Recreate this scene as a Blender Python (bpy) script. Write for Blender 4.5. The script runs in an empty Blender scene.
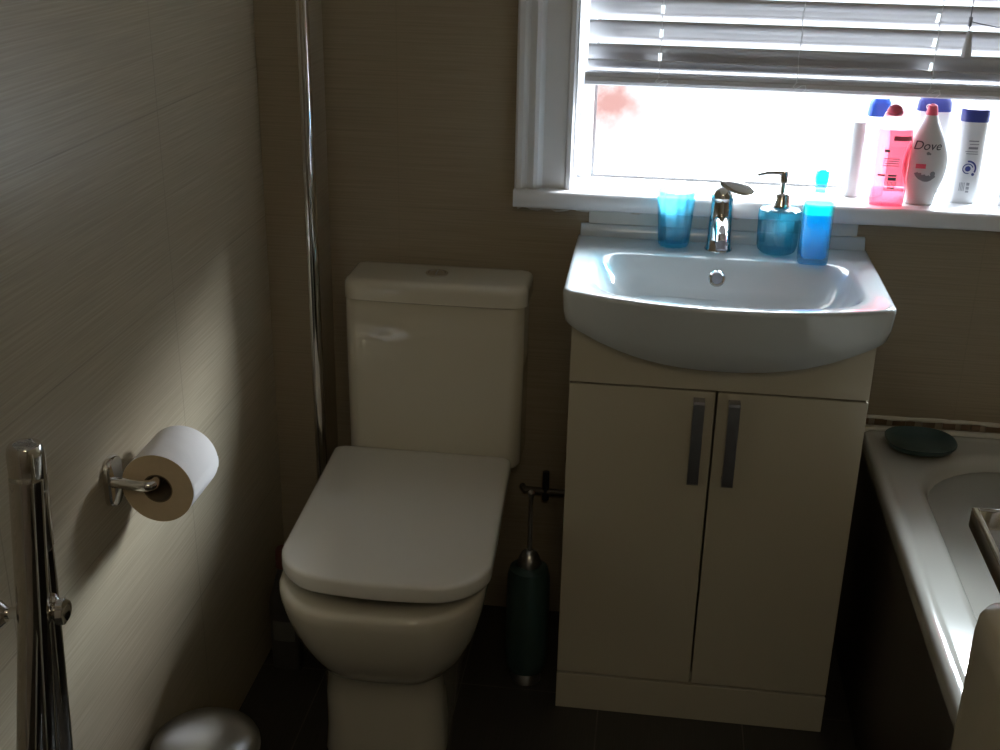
import bpy, bmesh, math, random
from mathutils import Vector, Matrix
random.seed(7)
S = bpy.context.scene
COL = S.collection
PI = math.pi

# ------------------------------------------------------------------ materials
def mat(name, col=(.8, .8, .8), rough=.5, metal=0.0, spec=.5, coat=0.0, bump=None, var=None, trans=0.0, emit=None):
    m = bpy.data.materials.new(name); m.use_nodes = True
    nt = m.node_tree; b = nt.nodes['Principled BSDF']
    b.inputs['Base Color'].default_value = (*col, 1)
    b.inputs['Roughness'].default_value = rough
    b.inputs['Metallic'].default_value = metal
    b.inputs['Specular IOR Level'].default_value = spec
    b.inputs['Coat Weight'].default_value = coat
    b.inputs['Coat Roughness'].default_value = .05
    b.inputs['Transmission Weight'].default_value = trans
    if var or bump:
        tc = nt.nodes.new('ShaderNodeTexCoord')
        nz = nt.nodes.new('ShaderNodeTexNoise'); nz.inputs['Scale'].default_value = (var or bump)[1]
        nz.inputs['Detail'].default_value = 5
        nt.links.new(tc.outputs['Object'], nz.inputs['Vector'])
        if var:
            mx = nt.nodes.new('ShaderNodeMix'); mx.data_type = 'RGBA'
            k = var[0]
            mx.inputs['A'].default_value = (*[c * (1 - k) for c in col], 1)
            mx.inputs['B'].default_value = (*[min(1, c * (1 + k)) for c in col], 1)
            nt.links.new(nz.outputs['Fac'], mx.inputs['Factor'])
            nt.links.new(mx.outputs['Result'], b.inputs['Base Color'])
        if bump:
            bp = nt.nodes.new('ShaderNodeBump'); bp.inputs['Strength'].default_value = bump[0]
            bp.inputs['Distance'].default_value = .002
            nt.links.new(nz.outputs['Fac'], bp.inputs['Height'])
            nt.links.new(bp.outputs['Normal'], b.inputs['Normal'])
    return m

def clear(name, col, gloss=.1, transl=0.0, tcol=None, rough=.03):
    """thin coloured glass or plastic: tinted see-through, fresnel gloss and a little scattering"""
    m = bpy.data.materials.new(name); m.use_nodes = True
    nt = m.node_tree; nt.nodes.clear()
    out = nt.nodes.new('ShaderNodeOutputMaterial')
    tr = nt.nodes.new('ShaderNodeBsdfTransparent'); tr.inputs['Color'].default_value = (*col, 1)
    gl = nt.nodes.new('ShaderNodeBsdfGlossy'); gl.inputs['Roughness'].default_value = rough
    tl = nt.nodes.new('ShaderNodeBsdfTranslucent'); tl.inputs['Color'].default_value = (*(tcol or col), 1)
    m1 = nt.nodes.new('ShaderNodeMixShader'); m1.inputs['Fac'].default_value = transl
    nt.links.new(tr.outputs[0], m1.inputs[1]); nt.links.new(tl.outputs[0], m1.inputs[2])
    lw = nt.nodes.new('ShaderNodeLayerWeight'); lw.inputs['Blend'].default_value = .25
    mu = nt.nodes.new('ShaderNodeMath'); mu.operation = 'MULTIPLY_ADD'
    mu.inputs[1].default_value = .5; mu.inputs[2].default_value = gloss * .3
    nt.links.new(lw.outputs['Facing'], mu.inputs[0])
    m2 = nt.nodes.new('ShaderNodeMixShader')
    nt.links.new(mu.outputs[0], m2.inputs['Fac'])
    nt.links.new(m1.outputs[0], m2.inputs[1]); nt.links.new(gl.outputs[0], m2.inputs[2])
    nt.links.new(m2.outputs[0], out.inputs['Surface'])
    return m

def math_node(nt, op, a, b=None, c=None):
    n = nt.nodes.new('ShaderNodeMath'); n.operation = op
    for i, v in enumerate((a, b, c)):
        if v is None: continue
        if isinstance(v, (int, float)): n.inputs[i].default_value = v
        else: nt.links.new(v, n.inputs[i])
    return n.outputs[0]

def tile_mat(name, axis, base, dark, light, u0, du, z0, dz, grain=1.0, rough=.35, joint=.6, jw=.0012, jcol=None, vaxis='Z'):
    """wall or floor tiles: joints on a grid, fine streaks running along `axis`"""
    m = bpy.data.materials.new(name); m.use_nodes = True
    nt = m.node_tree; b = nt.nodes['Principled BSDF']; b.inputs['Roughness'].default_value = rough
    g = nt.nodes.new('ShaderNodeNewGeometry'); sp = nt.nodes.new('ShaderNodeSeparateXYZ')
    nt.links.new(g.outputs['Position'], sp.inputs[0])
    U, V = sp.outputs[axis], sp.outputs[vaxis]
    def line(v, v0, dv):
        t = math_node(nt, 'SUBTRACT', v, v0)
        t = math_node(nt, 'DIVIDE', t, dv)
        t = math_node(nt, 'ADD', t, 100.5)
        t = math_node(nt, 'FRACT', t)
        t = math_node(nt, 'SUBTRACT', t, .5)
        t = math_node(nt, 'ABSOLUTE', t)
        t = math_node(nt, 'MULTIPLY', t, dv)
        return math_node(nt, 'LESS_THAN', t, jw)
    j = math_node(nt, 'MAXIMUM', line(U, u0, du), line(V, z0, dz))
    cmb = nt.nodes.new('ShaderNodeCombineXYZ')
    nt.links.new(math_node(nt, 'MULTIPLY', U, 5.0), cmb.inputs[0])
    nt.links.new(math_node(nt, 'MULTIPLY', V, 330.0), cmb.inputs[1])
    nz = nt.nodes.new('ShaderNodeTexNoise'); nz.inputs['Scale'].default_value = 1; nz.inputs['Detail'].default_value = 3
    nt.links.new(cmb.outputs[0], nz.inputs['Vector'])
    nb = nt.nodes.new('ShaderNodeTexNoise'); nb.inputs['Scale'].default_value = 7; nb.inputs['Detail'].default_value = 3
    nt.links.new(g.outputs['Position'], nb.inputs['Vector'])
    rp = nt.nodes.new('ShaderNodeValToRGB')
    rp.color_ramp.elements[0].position = .5 - .22 / grain; rp.color_ramp.elements[0].color = (*dark, 1)
    rp.color_ramp.elements[1].position = .5 + .25 / grain; rp.color_ramp.elements[1].color = (*light, 1)
    e = rp.color_ramp.elements.new(.5); e.color = (*base, 1)
    nt.links.new(nz.outputs['Fac'], rp.inputs['Fac'])
    jm = nt.nodes.new('ShaderNodeMix'); jm.data_type = 'RGBA'
    jm.inputs['B'].default_value = (*(jcol or [c * .35 for c in base]), 1)
    nt.links.new(rp.outputs['Color'], jm.inputs['A'])
    k = math_node(nt, 'MULTIPLY', j, joint)
    k = math_node(nt, 'MULTIPLY', k, math_node(nt, 'MULTIPLY', nb.outputs['Fac'], 1.4))
    nt.links.new(k, jm.inputs['Factor'])
    nt.links.new(jm.outputs['Result'], b.inputs['Base Color'])
    bp = nt.nodes.new('ShaderNodeBump'); bp.inputs['Strength'].default_value = .12; bp.inputs['Distance'].default_value = .001
    nt.links.new(nz.outputs['Fac'], bp.inputs['Height']); nt.links.new(bp.outputs['Normal'], b.inputs['Normal'])
    return m

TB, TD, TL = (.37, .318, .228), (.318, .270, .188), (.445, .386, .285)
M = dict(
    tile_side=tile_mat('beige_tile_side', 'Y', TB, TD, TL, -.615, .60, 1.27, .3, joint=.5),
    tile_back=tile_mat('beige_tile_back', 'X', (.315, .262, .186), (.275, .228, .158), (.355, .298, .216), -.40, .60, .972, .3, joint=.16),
    floor=tile_mat('dark_floor_tile', 'Y', (.036, .031, .025), (.029, .025, .020), (.045, .039, .032), -.31, .6, -.21, .3, rough=.45, joint=.8, jw=.0013, jcol=(.16, .14, .11), vaxis='X'),
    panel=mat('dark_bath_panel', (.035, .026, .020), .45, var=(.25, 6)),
    ceiling=mat('ceiling_paint', (.75, .72, .66), .8, var=(.03, 3)),
    plain=mat('far_wall_paint', (.45, .37, .27), .7, var=(.05, 3)),
    porcelain=mat('porcelain', (.62, .585, .49), .12, coat=.6, var=(.02, 3)),
    basin=mat('basin_ceramic', (.60, .645, .67), .1, coat=.7, var=(.02, 3)),
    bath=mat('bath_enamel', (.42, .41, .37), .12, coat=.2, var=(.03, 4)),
    lid=mat('toilet_lid_plastic', (.68, .66, .61), .22, coat=.3, var=(.02, 4)),
    vanity=mat('cream_gloss_board', (.50, .46, .36), .25, coat=.2, var=(.03, 3)),
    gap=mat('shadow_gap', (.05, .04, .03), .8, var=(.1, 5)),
    chrome=mat('chrome', (.78, .77, .75), .07, 1.0, var=(.03, 20)),
    brushed=mat('brushed_steel', (.50, .50, .50), .28, 1.0, var=(.05, 40)),
    handle=mat('satin_handle', (.30, .30, .32), .35, 1.0, var=(.05, 40)),
    trim=mat('white_gloss_paint', (.72, .73, .75), .3, var=(.04, 12), bump=(.15, 60)),
    upvc=mat('white_window_plastic', (.85, .86, .88), .3, var=(.02, 8)),
    paper=mat('white_tissue', (.85, .84, .84), .9, var=(.03, 30), bump=(.4, 150)),
    paper_end=mat('tissue_roll_end', (.62, .50, .34), .95, var=(.08, 90)),
    card=mat('cardboard_core', (.16, .12, .08), .9, var=(.1, 20)),
    filler=mat('rough_filler', (.50, .47, .41), .9, var=(.3, 60), bump=(.8, 80)),
    mosaic=mat('brown_mosaic', (.14, .09, .05), .3, var=(.6, 30)),
    seal=mat('white_sealant', (.6, .57, .5), .4, var=(.1, 20)),
    seal_grey=mat('greyish_filler_strip', (.58, .59, .56), .6, var=(.08, 30), bump=(.3, 60)),
    teal=mat('dark_teal_ceramic', (.030, .062, .060), .35, coat=.2, var=(.2, 10)),
    dish=clear('smoky_teal_glass', (.10, .22, .25), .1, .15, (.02, .08, .1)),
    blue=clear('blue_glass', (.52, .86, .95), .12, .16, (.25, .75, .95)),
    blue_dark=clear('deep_blue_glass', (.36, .74, .85), .12, .25, (.12, .55, .72)),
    shell=clear('aqua_clear_plastic', (.62, .86, .92), .12, .08),
    neck=clear('aqua_neck_plastic', (.40, .78, .90), .12, .1),
    clear=clear('clear_plastic', (.90, .97, .98), .12, .04),
    liquid=clear('blue_liquid', (.06, .66, .95), .1, .35, (.0, .55, .92)),
    liquid_top=clear('turquoise_liquid', (.15, .92, .85), .1, .4, (.05, .9, .8)),
    cap_blue=clear('pale_blue_cap', (.12, .65, .85), .1, .5, (.1, .62, .85)),
    pink_liquid=clear('pink_gel', (.96, .36, .44), .08, .025, (.95, .30, .40)),
    pink_deep=clear('deep_pink_gel', (.98, .74, .78), .08, .04, (.95, .25, .33)),
    pink_cap=mat('pink_plastic', (.80, .13, .20), .35, var=(.05, 20)),
    pink_label=clear('pink_label', (.95, .88, .90), .05, .03, (.85, .5, .55), .3),
    white_pl=mat('white_plastic', (.74, .74, .76), .35, var=(.03, 10)),
    pink_tr=clear('pale_pink_clear_plastic', (.95, .76, .80), .1, .3, (.95, .75, .8)),
    white_tr=clear('milky_plastic', (.97, .93, .93), .1, .5, (.95, .88, .88)),
    blue_cap=mat('blue_plastic', (.04, .13, .62), .35, var=(.05, 20)),
    navy=mat('navy_plastic', (.035, .045, .20), .4, var=(.05, 20)),
    ink=mat('dark_print', (.06, .06, .09), .5, var=(.1, 50)),
    ink_grey=mat('grey_print', (.25, .25, .28), .5, var=(.1, 50)),
    black=mat('black_plastic', (.02, .02, .02), .4, var=(.1, 20)),
    pale_tag=mat('pale_paper_label', (.16, .15, .14), .6, var=(.15, 40)),
    hid=mat('grey_bottle_plastic', (.07, .065, .06), .4, var=(.1, 20)),
    hidcap=mat('dull_red_cap', (.14, .05, .04), .4, var=(.1, 20)),
    water_pipe=mat('painted_pipe', (.10, .085, .065), .5, var=(.2, 20)),
)
# blind slats let a little daylight through
def slat_mat():
    m = mat('blind_slat', (.62, .61, .63), .45, var=(.03, 15))
    nt = m.node_tree; b = nt.nodes['Principled BSDF']; out = nt.nodes['Material Output']
    tl = nt.nodes.new('ShaderNodeBsdfTranslucent'); tl.inputs['Color'].default_value = (.6, .6, .62, 1)
    mx = nt.nodes.new('ShaderNodeMixShader'); mx.inputs['Fac'].default_value = .006
    nt.links.new(b.outputs[0], mx.inputs[1]); nt.links.new(tl.outputs[0], mx.inputs[2]); nt.links.new(mx.outputs[0], out.inputs['Surface'])
    return m
M['slat'] = slat_mat()
def pane_mat():
    m = bpy.data.materials.new('frosted_glass'); m.use_nodes = True
    nt = m.node_tree; nt.nodes.clear(); out = nt.nodes.new('ShaderNodeOutputMaterial')
    tc = nt.nodes.new('ShaderNodeTexCoord'); nz = nt.nodes.new('ShaderNodeTexNoise')
    nz.inputs['Scale'].default_value = 14; nz.inputs['Detail'].default_value = 6; nz.inputs['Roughness'].default_value = .65
    nt.links.new(tc.outputs['Object'], nz.inputs['Vector'])
    rp = nt.nodes.new('ShaderNodeValToRGB')
    rp.color_ramp.elements[0].position = .12; rp.color_ramp.elements[0].color = (.93, .95, .96, 1)
    rp.color_ramp.elements[1].position = .75; rp.color_ramp.elements[1].color = (.66, .46, .43, 1)
    # the neighbouring brickwork only shows as soft warm patches near two points of the pane
    g = nt.nodes.new('ShaderNodeNewGeometry'); msk = None
    for p, rad, k in (((.035, .126, 1.19), .13, 1.0), ((.19, .126, 1.22), .12, .55)):
        d = nt.nodes.new('ShaderNodeVectorMath'); d.operation = 'DISTANCE'; d.inputs[1].default_value = p
        nt.links.new(g.outputs['Position'], d.inputs[0])
        mr = nt.nodes.new('ShaderNodeMapRange'); mr.inputs['From Min'].default_value = rad; mr.inputs['From Max'].default_value = 0
        mr.inputs['To Min'].default_value = 0; mr.inputs['To Max'].default_value = k
        nt.links.new(d.outputs['Value'], mr.inputs['Value'])
        msk = mr.outputs[0] if msk is None else math_node(nt, 'MAXIMUM', msk, mr.outputs[0])
    nt.links.new(math_node(nt, 'MULTIPLY', nz.outputs['Fac'], math_node(nt, 'MULTIPLY', msk, 1.6)), rp.inputs['Fac'])
    tr = nt.nodes.new('ShaderNodeBsdfTransparent'); nt.links.new(rp.outputs['Color'], tr.inputs['Color'])
    tl = nt.nodes.new('ShaderNodeBsdfTranslucent'); tl.inputs['Color'].default_value = (.9, .92, .95, 1)
    mx = nt.nodes.new('ShaderNodeMixShader'); mx.inputs['Fac'].default_value = .015
    nt.links.new(tr.outputs[0], mx.inputs[1]); nt.links.new(tl.outputs[0], mx.inputs[2]); nt.links.new(mx.outputs[0], out.inputs['Surface'])
    return m
M['pane'] = pane_mat()

# ------------------------------------------------------------------ helpers
def tag(o, label=None, cat=None, group=None, kind=None):
    if label: o['label'] = label
    if cat: o['category'] = cat
    if group: o['group'] = group
    if kind: o['kind'] = kind
    return o

def thing(name, loc, label, cat, group=None):
    o = bpy.data.objects.new(name, None); COL.objects.link(o); o.location = loc; o.empty_display_size = .02
    return tag(o, label, cat, group)

def obj(name, bm, m, parent=None, smooth=True, angle=40, bevel=0.0, sub=0):
    """link a bmesh given in world coordinates as ONE mesh object (origin moved to its parent's)"""
    me = bpy.data.meshes.new(name)
    bmesh.ops.recalc_face_normals(bm, faces=bm.faces)
    base = Vector((0, 0, 0)); q = parent
    while q is not None: base += q.location; q = q.parent
    own = Vector((0, 0, 0))
    if parent is None and len(bm.verts):
        xs = [v.co.x for v in bm.verts]; ys = [v.co.y for v in bm.verts]; zs = [v.co.z for v in bm.verts]
        own = Vector(((min(xs) + max(xs)) / 2, (min(ys) + max(ys)) / 2, min(zs)))
    bmesh.ops.translate(bm, verts=bm.verts, vec=-(base + own))
    if smooth:
        for f in bm.faces: f.smooth = True
        for e in bm.edges:
            if len(e.link_faces) == 2 and e.calc_face_angle(0) > math.radians(angle): e.smooth = False
    bm.to_mesh(me); bm.free()
    o = bpy.data.objects.new(name, me); COL.objects.link(o); o.location = own
    me.materials.append(m)
    if parent is not None: o.parent = parent
    if bevel:
        b = o.modifiers.new('bevel', 'BEVEL'); b.width = bevel; b.segments = 3; b.limit_method = 'ANGLE'; b.angle_limit = math.radians(35)
        w = o.modifiers.new('wn', 'WEIGHTED_NORMAL'); w.keep_sharp = False
        for f in me.polygons: f.use_smooth = True
        if hasattr(me, 'edges'):
            for e in me.edges: e.use_edge_sharp = False
    if sub:
        s = o.modifiers.new('sub', 'SUBSURF'); s.levels = sub; s.render_levels = sub
    return o

def box(bm, x0, x1, y0, y1, z0, z1):
    vs = [bm.verts.new((x, y, z)) for z in (z0, z1) for y in (y0, y1) for x in (x0, x1)]
    for f in ((0, 1, 3, 2), (4, 6, 7, 5), (0, 4, 5, 1), (2, 3, 7, 6), (0, 2, 6, 4), (1, 5, 7, 3)):
        bm.faces.new([vs[i] for i in f])
    return bm
def B(*a): return box(bmesh.new(), *a)

def rings(bm, loops, cap0=True, cap1=True, close=True):
    rows = [[bm.verts.new(p) for p in L] for L in loops]
    n = len(rows[0])
    for a, b in zip(rows, rows[1:]):
        for i in range(n if close else n - 1):
            j = (i + 1) % n
            bm.faces.new((a[i], a[j], b[j], b[i]))
    if cap0: bm.faces.new(list(reversed(rows[0])))
    if cap1: bm.faces.new(rows[-1])
    return bm

def lathe(prof, c, n=40, cap0=True, cap1=True, flute=0, nf=0, bm=None):
    """prof = [(r, z)]; c = centre (x, y, z base)"""
    bm = bm or bmesh.new()
    L = []
    for r, z in prof:
        L.append([(c[0] + r * (1 + flute * math.cos(nf * 2 * PI * i / n)) * math.cos(2 * PI * i / n),
                   c[1] + r * (1 + flute * math.cos(nf * 2 * PI * i / n)) * math.sin(2 * PI * i / n), c[2] + z) for i in range(n)])
    return rings(bm, L, cap0, cap1)

def se_pt(a, b, e, t):
    c, s = math.cos(t), math.sin(t)
    return a * math.copysign(abs(c) ** (2 / e), c), b * math.copysign(abs(s) ** (2 / e), s)

def loft(secs, c, n=56, cap0=True, cap1=True, bm=None, rot=0.0):
    """secs = [(z, ax, ay, exponent, dx)]"""
    bm = bm or bmesh.new(); L = []
    for z, ax, ay, e, dx in secs:
        ring = []
        for i in range(n):
            x, y = se_pt(ax, ay, e, 2 * PI * i / n); x += dx
            ring.append((c[0] + x * math.cos(rot) - y * math.sin(rot), c[1] + x * math.sin(rot) + y * math.cos(rot), c[2] + z))
        L.append(ring)
    return rings(bm, L, cap0, cap1)

def smooth_secs(keys, n=26):
    out = []
    for k in range(n + 1):
        t = k / n * (len(keys) - 1); i = min(int(t), len(keys) - 2); u = t - i
        p0 = keys[max(i - 1, 0)]; p1 = keys[i]; p2 = keys[i + 1]; p3 = keys[min(i + 2, len(keys) - 1)]
        out.append(tuple(.5 * ((2 * b) + (c_ - a) * u + (2 * a - 5 * b + 4 * c_ - d) * u * u + (-a + 3 * b - 3 * c_ + d) * u ** 3)
                         for a, b, c_, d in zip(p0, p1, p2, p3)))
    return out

def front_y(secs, x, z):
    """y of the camera-facing surface of a loft at local x, z"""
    for a, b in zip(secs, secs[1:]):
        if min(a[0], b[0]) <= z <= max(a[0], b[0]) and a[0] != b[0]:
            u = (z - a[0]) / (b[0] - a[0]); ax, ay, e, dx = [a[i] + (b[i] - a[i]) * u for i in (1, 2, 3, 4)]
            q = min(1, abs((x - dx) / ax))
            return -ay * (1 - q ** e) ** (1 / e)
    return 0

def tube(pts, r, n=14, bm=None, caps=True):
    bm = bm or bmesh.new(); P = [Vector(p) for p in pts]; L = []
    up = Vector((0, 0, 1)); prev = None
    for i, p in enumerate(P):
        d = (P[min(i + 1, len(P) - 1)] - P[max(i - 1, 0)]).normalized()
        if prev is None:
            a = up if abs(d.z) < .9 else Vector((1, 0, 0))
            u = d.cross(a).normalized()
        else:
            u = (prev - d * prev.dot(d)).normalized()
        prev = u; v = d.cross(u)
        rr = r[i] if isinstance(r, (list, tuple)) else r
        L.append([tuple(p + u * rr * math.cos(2 * PI * k / n) + v * rr * math.sin(2 * PI * k / n)) for k in range(n)])
    return rings(bm, L, caps, caps)

def bez(p0, p1, p2, n=8):
    p0, p1, p2 = map(Vector, (p0, p1, p2))
    return [tuple(p0 * (1 - t) ** 2 + p1 * 2 * t * (1 - t) + p2 * t * t) for t in [i / n for i in range(n + 1)]]

def rq(x0, x1, yb, yf, bow, r, rf=None, ns=14, nc=7, z=0, bowb=0.0):
    """rounded quad outline; yb = back (near wall), yf = front (towards camera), the front bows out by `bow`"""
    rf = rf or r
    xm, hw = (x0 + x1) / 2, (x1 - x0) / 2
    def fy(x): return -bow * (1 - ((x - xm) / hw) ** 2)
    P = []
    def arc(cx, cy, rr, a0, front):
        for k in range(nc):
            a = a0 + PI / 2 * k / (nc - 1); x = cx + rr * math.cos(a); y = cy + rr * math.sin(a)
            P.append((x, y + (fy(x) if front else 0)))
    def side(a, b, front):
        for k in range(1, ns):
            t = k / ns; x = a[0] + (b[0] - a[0]) * t; y = a[1] + (b[1] - a[1]) * t
            P.append((x, y + (fy(x) if front else 0)))
    arc(x1 - r, yb - r, r, 0, False); side((x1 - r, yb), (x0 + r, yb), False)
    arc(x0 + r, yb - r, r, PI / 2, False); side((x0, yb - r), (x0, yf + rf), False)
    arc(x0 + rf, yf + rf, rf, PI, True); side((x0 + rf, yf), (x1 - rf, yf), True)
    arc(x1 - rf, yf + rf, rf, 3 * PI / 2, True); side((x1, yf + rf), (x1, yb - r), False)
    return [(x, y, z(x, y) if callable(z) else z) for x, y in P]

def text_mesh(txt, size, shear=0.0):
    cu = bpy.data.curves.new('writing', 'FONT'); cu.body = txt; cu.size = size; cu.align_x = 'CENTER'; cu.shear = shear
    o = bpy.data.objects.new('writing', cu); COL.objects.link(o)
    bpy.context.view_layer.update()
    dg = bpy.context.evaluated_depsgraph_get()
    me = bpy.data.meshes.new_from_object(o.evaluated_get(dg)); bm = bmesh.new(); bm.from_mesh(me)
    bpy.data.objects.remove(o); bpy.data.curves.remove(cu)
    return bm

def wrap(bm, secs, c, x0, z0, off=.0006, rot=0.0):
    """lay a flat x/y figure on the front of a loft"""
    for v in bm.verts:
        x = x0 + v.co.x; z = z0 + v.co.y; y = front_y(secs, x, z) - off
        v.co = Vector((c[0] + x * math.cos(rot) - y * math.sin(rot), c[1] + x * math.sin(rot) + y * math.cos(rot), c[2] + z))
    return bm

def flat_bars(items, nx=6):
    bm = bmesh.new()
    for x0, x1, y0, y1 in items:
        a = [bm.verts.new((x0 + (x1 - x0) * i / nx, y0, 0)) for i in range(nx + 1)]
        b = [bm.verts.new((x0 + (x1 - x0) * i / nx, y1, 0)) for i in range(nx + 1)]
        for i in range(nx): bm.faces.new((a[i], a[i + 1], b[i + 1], b[i]))
    return bm

def flat_ring(bm, cx, cy, r0, r1, a0=0, a1=2 * PI, n=28):
    a = [bm.verts.new((cx + r0 * math.cos(a0 + (a1 - a0) * i / n), cy + r0 * math.sin(a0 + (a1 - a0) * i / n), 0)) for i in range(n + 1)]
    b = [bm.verts.new((cx + r1 * math.cos(a0 + (a1 - a0) * i / n), cy + r1 * math.sin(a0 + (a1 - a0) * i / n), 0)) for i in range(n + 1)]
    for i in range(n): bm.faces.new((a[i], a[i + 1], b[i + 1], b[i]))
    return bm

# ------------------------------------------------------------------ room shell
XL, XR, YF, ZC = -.654, 1.33, -3.1, 2.35
WX0, WX1, WZ0, WZ1 = -.035, 1.22, 1.0, 1.95
def struct(name, bm, m, parent=None, **k):
    o = obj(name, bm, m, parent, **k)
    if parent is None: o['kind'] = 'structure'
    return o
struct('floor', B(XL - .1, XR + .1, YF - .1, .25, -.1, 0), M['floor'], smooth=False)
struct('ceiling', B(XL - .1, XR + .1, YF - .1, .25, ZC, ZC + .1), M['ceiling'], smooth=False)
struct('wall_left', B(XL - .1, XL, YF, .25, 0, ZC), M['tile_side'], smooth=False)
struct('wall_right', B(XR, XR + .1, YF, .25, 0, ZC), M['tile_side'], smooth=False)
struct('wall_front', B(XL, XR, YF - .1, YF, 0, ZC), M['plain'], smooth=False)
bm = bmesh.new()
box(bm, XL, WX0, 0, .25, 0, ZC); box(bm, WX1, XR, 0, .25, 0, ZC); box(bm, WX0, WX1, 0, .25, 0, WZ0 - .002); box(bm, WX0, WX1, 0, .25, WZ1, ZC)
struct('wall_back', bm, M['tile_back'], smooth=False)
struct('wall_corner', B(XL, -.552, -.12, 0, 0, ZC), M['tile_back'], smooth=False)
# chrome quadrant strip on the boxing corner
bm = bmesh.new()
L = []
for z in (0.0, ZC):
    ring = [(-.5685, -.1200, z), (-.568, -.1250, z)] + [(-.564 + .0155 * math.sin(a), -.110 - .0155 * math.cos(a), z) for a in [PI / 2 * k / 8 for k in range(9)]] + [(-.5485, -.105, z), (-.5515, -.105, z), (-.5518, -.1198, z)]
    L.append(ring)
rings(bm, L)
struct('trim_1', bm, M['chrome'])

# window: frame, pane, board, reveal lining
w = bpy.data.objects.new('window_1', None); COL.objects.link(w); w.location = (WX0, .1, WZ0); w['kind'] = 'structure'
bm = bmesh.new()
box(bm, WX0, WX0 + .032, .10, .16, WZ0, WZ1); box(bm, WX1 - .035, WX1, .10, .16, WZ0, WZ1)
box(bm, WX0 + .032, WX1 - .035, .10, .16, WZ0, WZ0 + .03); box(bm, WX0 + .032, WX1 - .035, .10, .16, WZ1 - .04, WZ1)
obj('window_frame', bm, M['upvc'], w, bevel=.003)
bm = bmesh.new()
gx0, gx1, gz0, gz1 = WX0 + .032, WX1 - .035, WZ0 + .03, WZ1 - .04
for a in ((gx0, gx0 + .006, gz0, gz1), (gx1 - .006, gx1, gz0, gz1)): box(bm, a[0], a[1], .116, .122, a[2], a[3])
box(bm, gx0 + .006, gx1 - .006, .116, .122, gz0, gz0 + .005)
obj('glazing_gasket', bm, mat('grey_gasket', (.25, .24, .24), .6, var=(.1, 20)), w, smooth=False)
obj('pane', B(gx0, gx1, .124, .128, gz0, gz1), M['pane'], w, smooth=False)
obj('reveal_lining', B(WX0 - .0, WX0 + .004, -.005, .10, WZ0 + .03, WZ1), M['trim'], w, smooth=False)
# moulded architrave, cut from one profile
tr = bpy.data.objects.new('trim_2', None); COL.objects.link(tr); tr.location = (-.1, 0, 1.03); tr['kind'] = 'structure'
prof = [(-.151, 0), (-.151, -.030), (-.146, -.034), (-.136, -.034), (-.131, -.026), (-.126, -.024), (-.118, -.031), (-.112, -.033), (-.104, -.030), (-.099, -.018), (-.095, -.014), (-.060, -.016), (-.050, -.014), (-.046, -.022), (-.038, -.022), (-.035, -.018), (-.035, 0)]
bm = bmesh.new(); rings(bm, [[(x, y, z) for x, y in prof] for z in (1.031, 2.08)])
obj('architrave', bm, M['trim'], tr, angle=25)
# window board with nosing
sl = bpy.data.objects.new('trim_3', None); COL.objects.link(sl); sl.location = (.5, 0, .995); sl['kind'] = 'structure'
bm = bmesh.new(); prof = [(.10, .998), (-.046, .996), (-.050, 1.0), (-.051, 1.024), (-.047, 1.030), (-.040, 1.031), (.10, 1.031)]
prof2 = [(y, z) for y, z in prof]
L = [[(x, y, z) for y, z in prof2] for x in (-.151, -.145, 1.322)]
rings(bm, L); obj('window_board', bm, M['trim'], sl, angle=50)
bm = bmesh.new(); P = []
for i in range(67):
    x = -.148 + i * .0105
    P.append((x, -.004, .990 + .004 * math.sin(i * 1.3) + random.uniform(-.002, .002)))
tube(P, [.007 + random.uniform(-.002, .002) for _ in P], 8, bm)
struct('trim_4', bm, M['filler'])

struct('trim_8', B(.004, .548, -.0105, -.0005, .9605, .9945), M['seal_grey'], bevel=.002)
# ------------------------------------------------------------------ venetian blind
bl = thing('venetian_blind', (.55, .012, 1.9), 'white venetian blind with tilted slats pulled part way down the window', 'blind')
BX0, BX1 = -.014, 1.19
YB = .022
pitch, sw, ang = .0455, .050, math.radians(63)
CORDS = (.128, .395, .648)
def slat_bm(z, a, y=YB, width=sw, holes=True):
    """curved sheet (room-side edge high, window-side edge low) with a routed slot at each cord"""
    bm = bmesh.new(); xs = [BX0]
    for c_ in (.128, .648): xs += [c_ - .0035, c_ + .0035]
    xs.append(BX1)
    ss = [-1, -.7, -.38, -.1, .15, .38, .7, 1]
    G = [[bm.verts.new((x, y + t * width / 2 * math.cos(a) - .0022 * (1 - t * t) * math.sin(a), z - t * width / 2 * math.sin(a) - .0022 * (1 - t * t) * math.cos(a))) for t in ss] for x in xs]
    for i in range(len(xs) - 1):
        for k in range(len(ss) - 1):
            if holes and i in (1, 3) and 2 <= k <= 4: continue
            bm.faces.new((G[i][k], G[i + 1][k], G[i + 1][k + 1], G[i][k + 1]))
    return bm
def add_slat(z, a, **k):
    o = obj('slat', slat_bm(z, a, **k), M['slat'], bl, angle=60)
    m = o.modifiers.new('thick', 'SOLIDIFY'); m.thickness = .0024; m.offset = 0
zs = [1.2985 + pitch * i for i in range(13)]
for i, z in enumerate(zs): add_slat(z, ang)
add_slat(1.2805, math.radians(30), width=.044, holes=False)
bm = bmesh.new(); L = []
for x in (BX0 - .004, BX1 + .004):
    L.append([(x, y, z) for y, z in [(-.004, 1.244), (-.006, 1.250), (-.003, 1.257), (.000, 1.259), (-.001, 1.266), (.046, 1.266), (.050, 1.262), (.050, 1.244), (.046, 1.241), (.0, 1.241)]])
rings(bm, L); obj('bottom_rail', bm, M['slat'], bl, angle=30)
obj('head_rail', B(BX0 - .004, BX1 + .004, -.005, .05, 1.895, 1.948), M['slat'], bl, bevel=.002)
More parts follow.
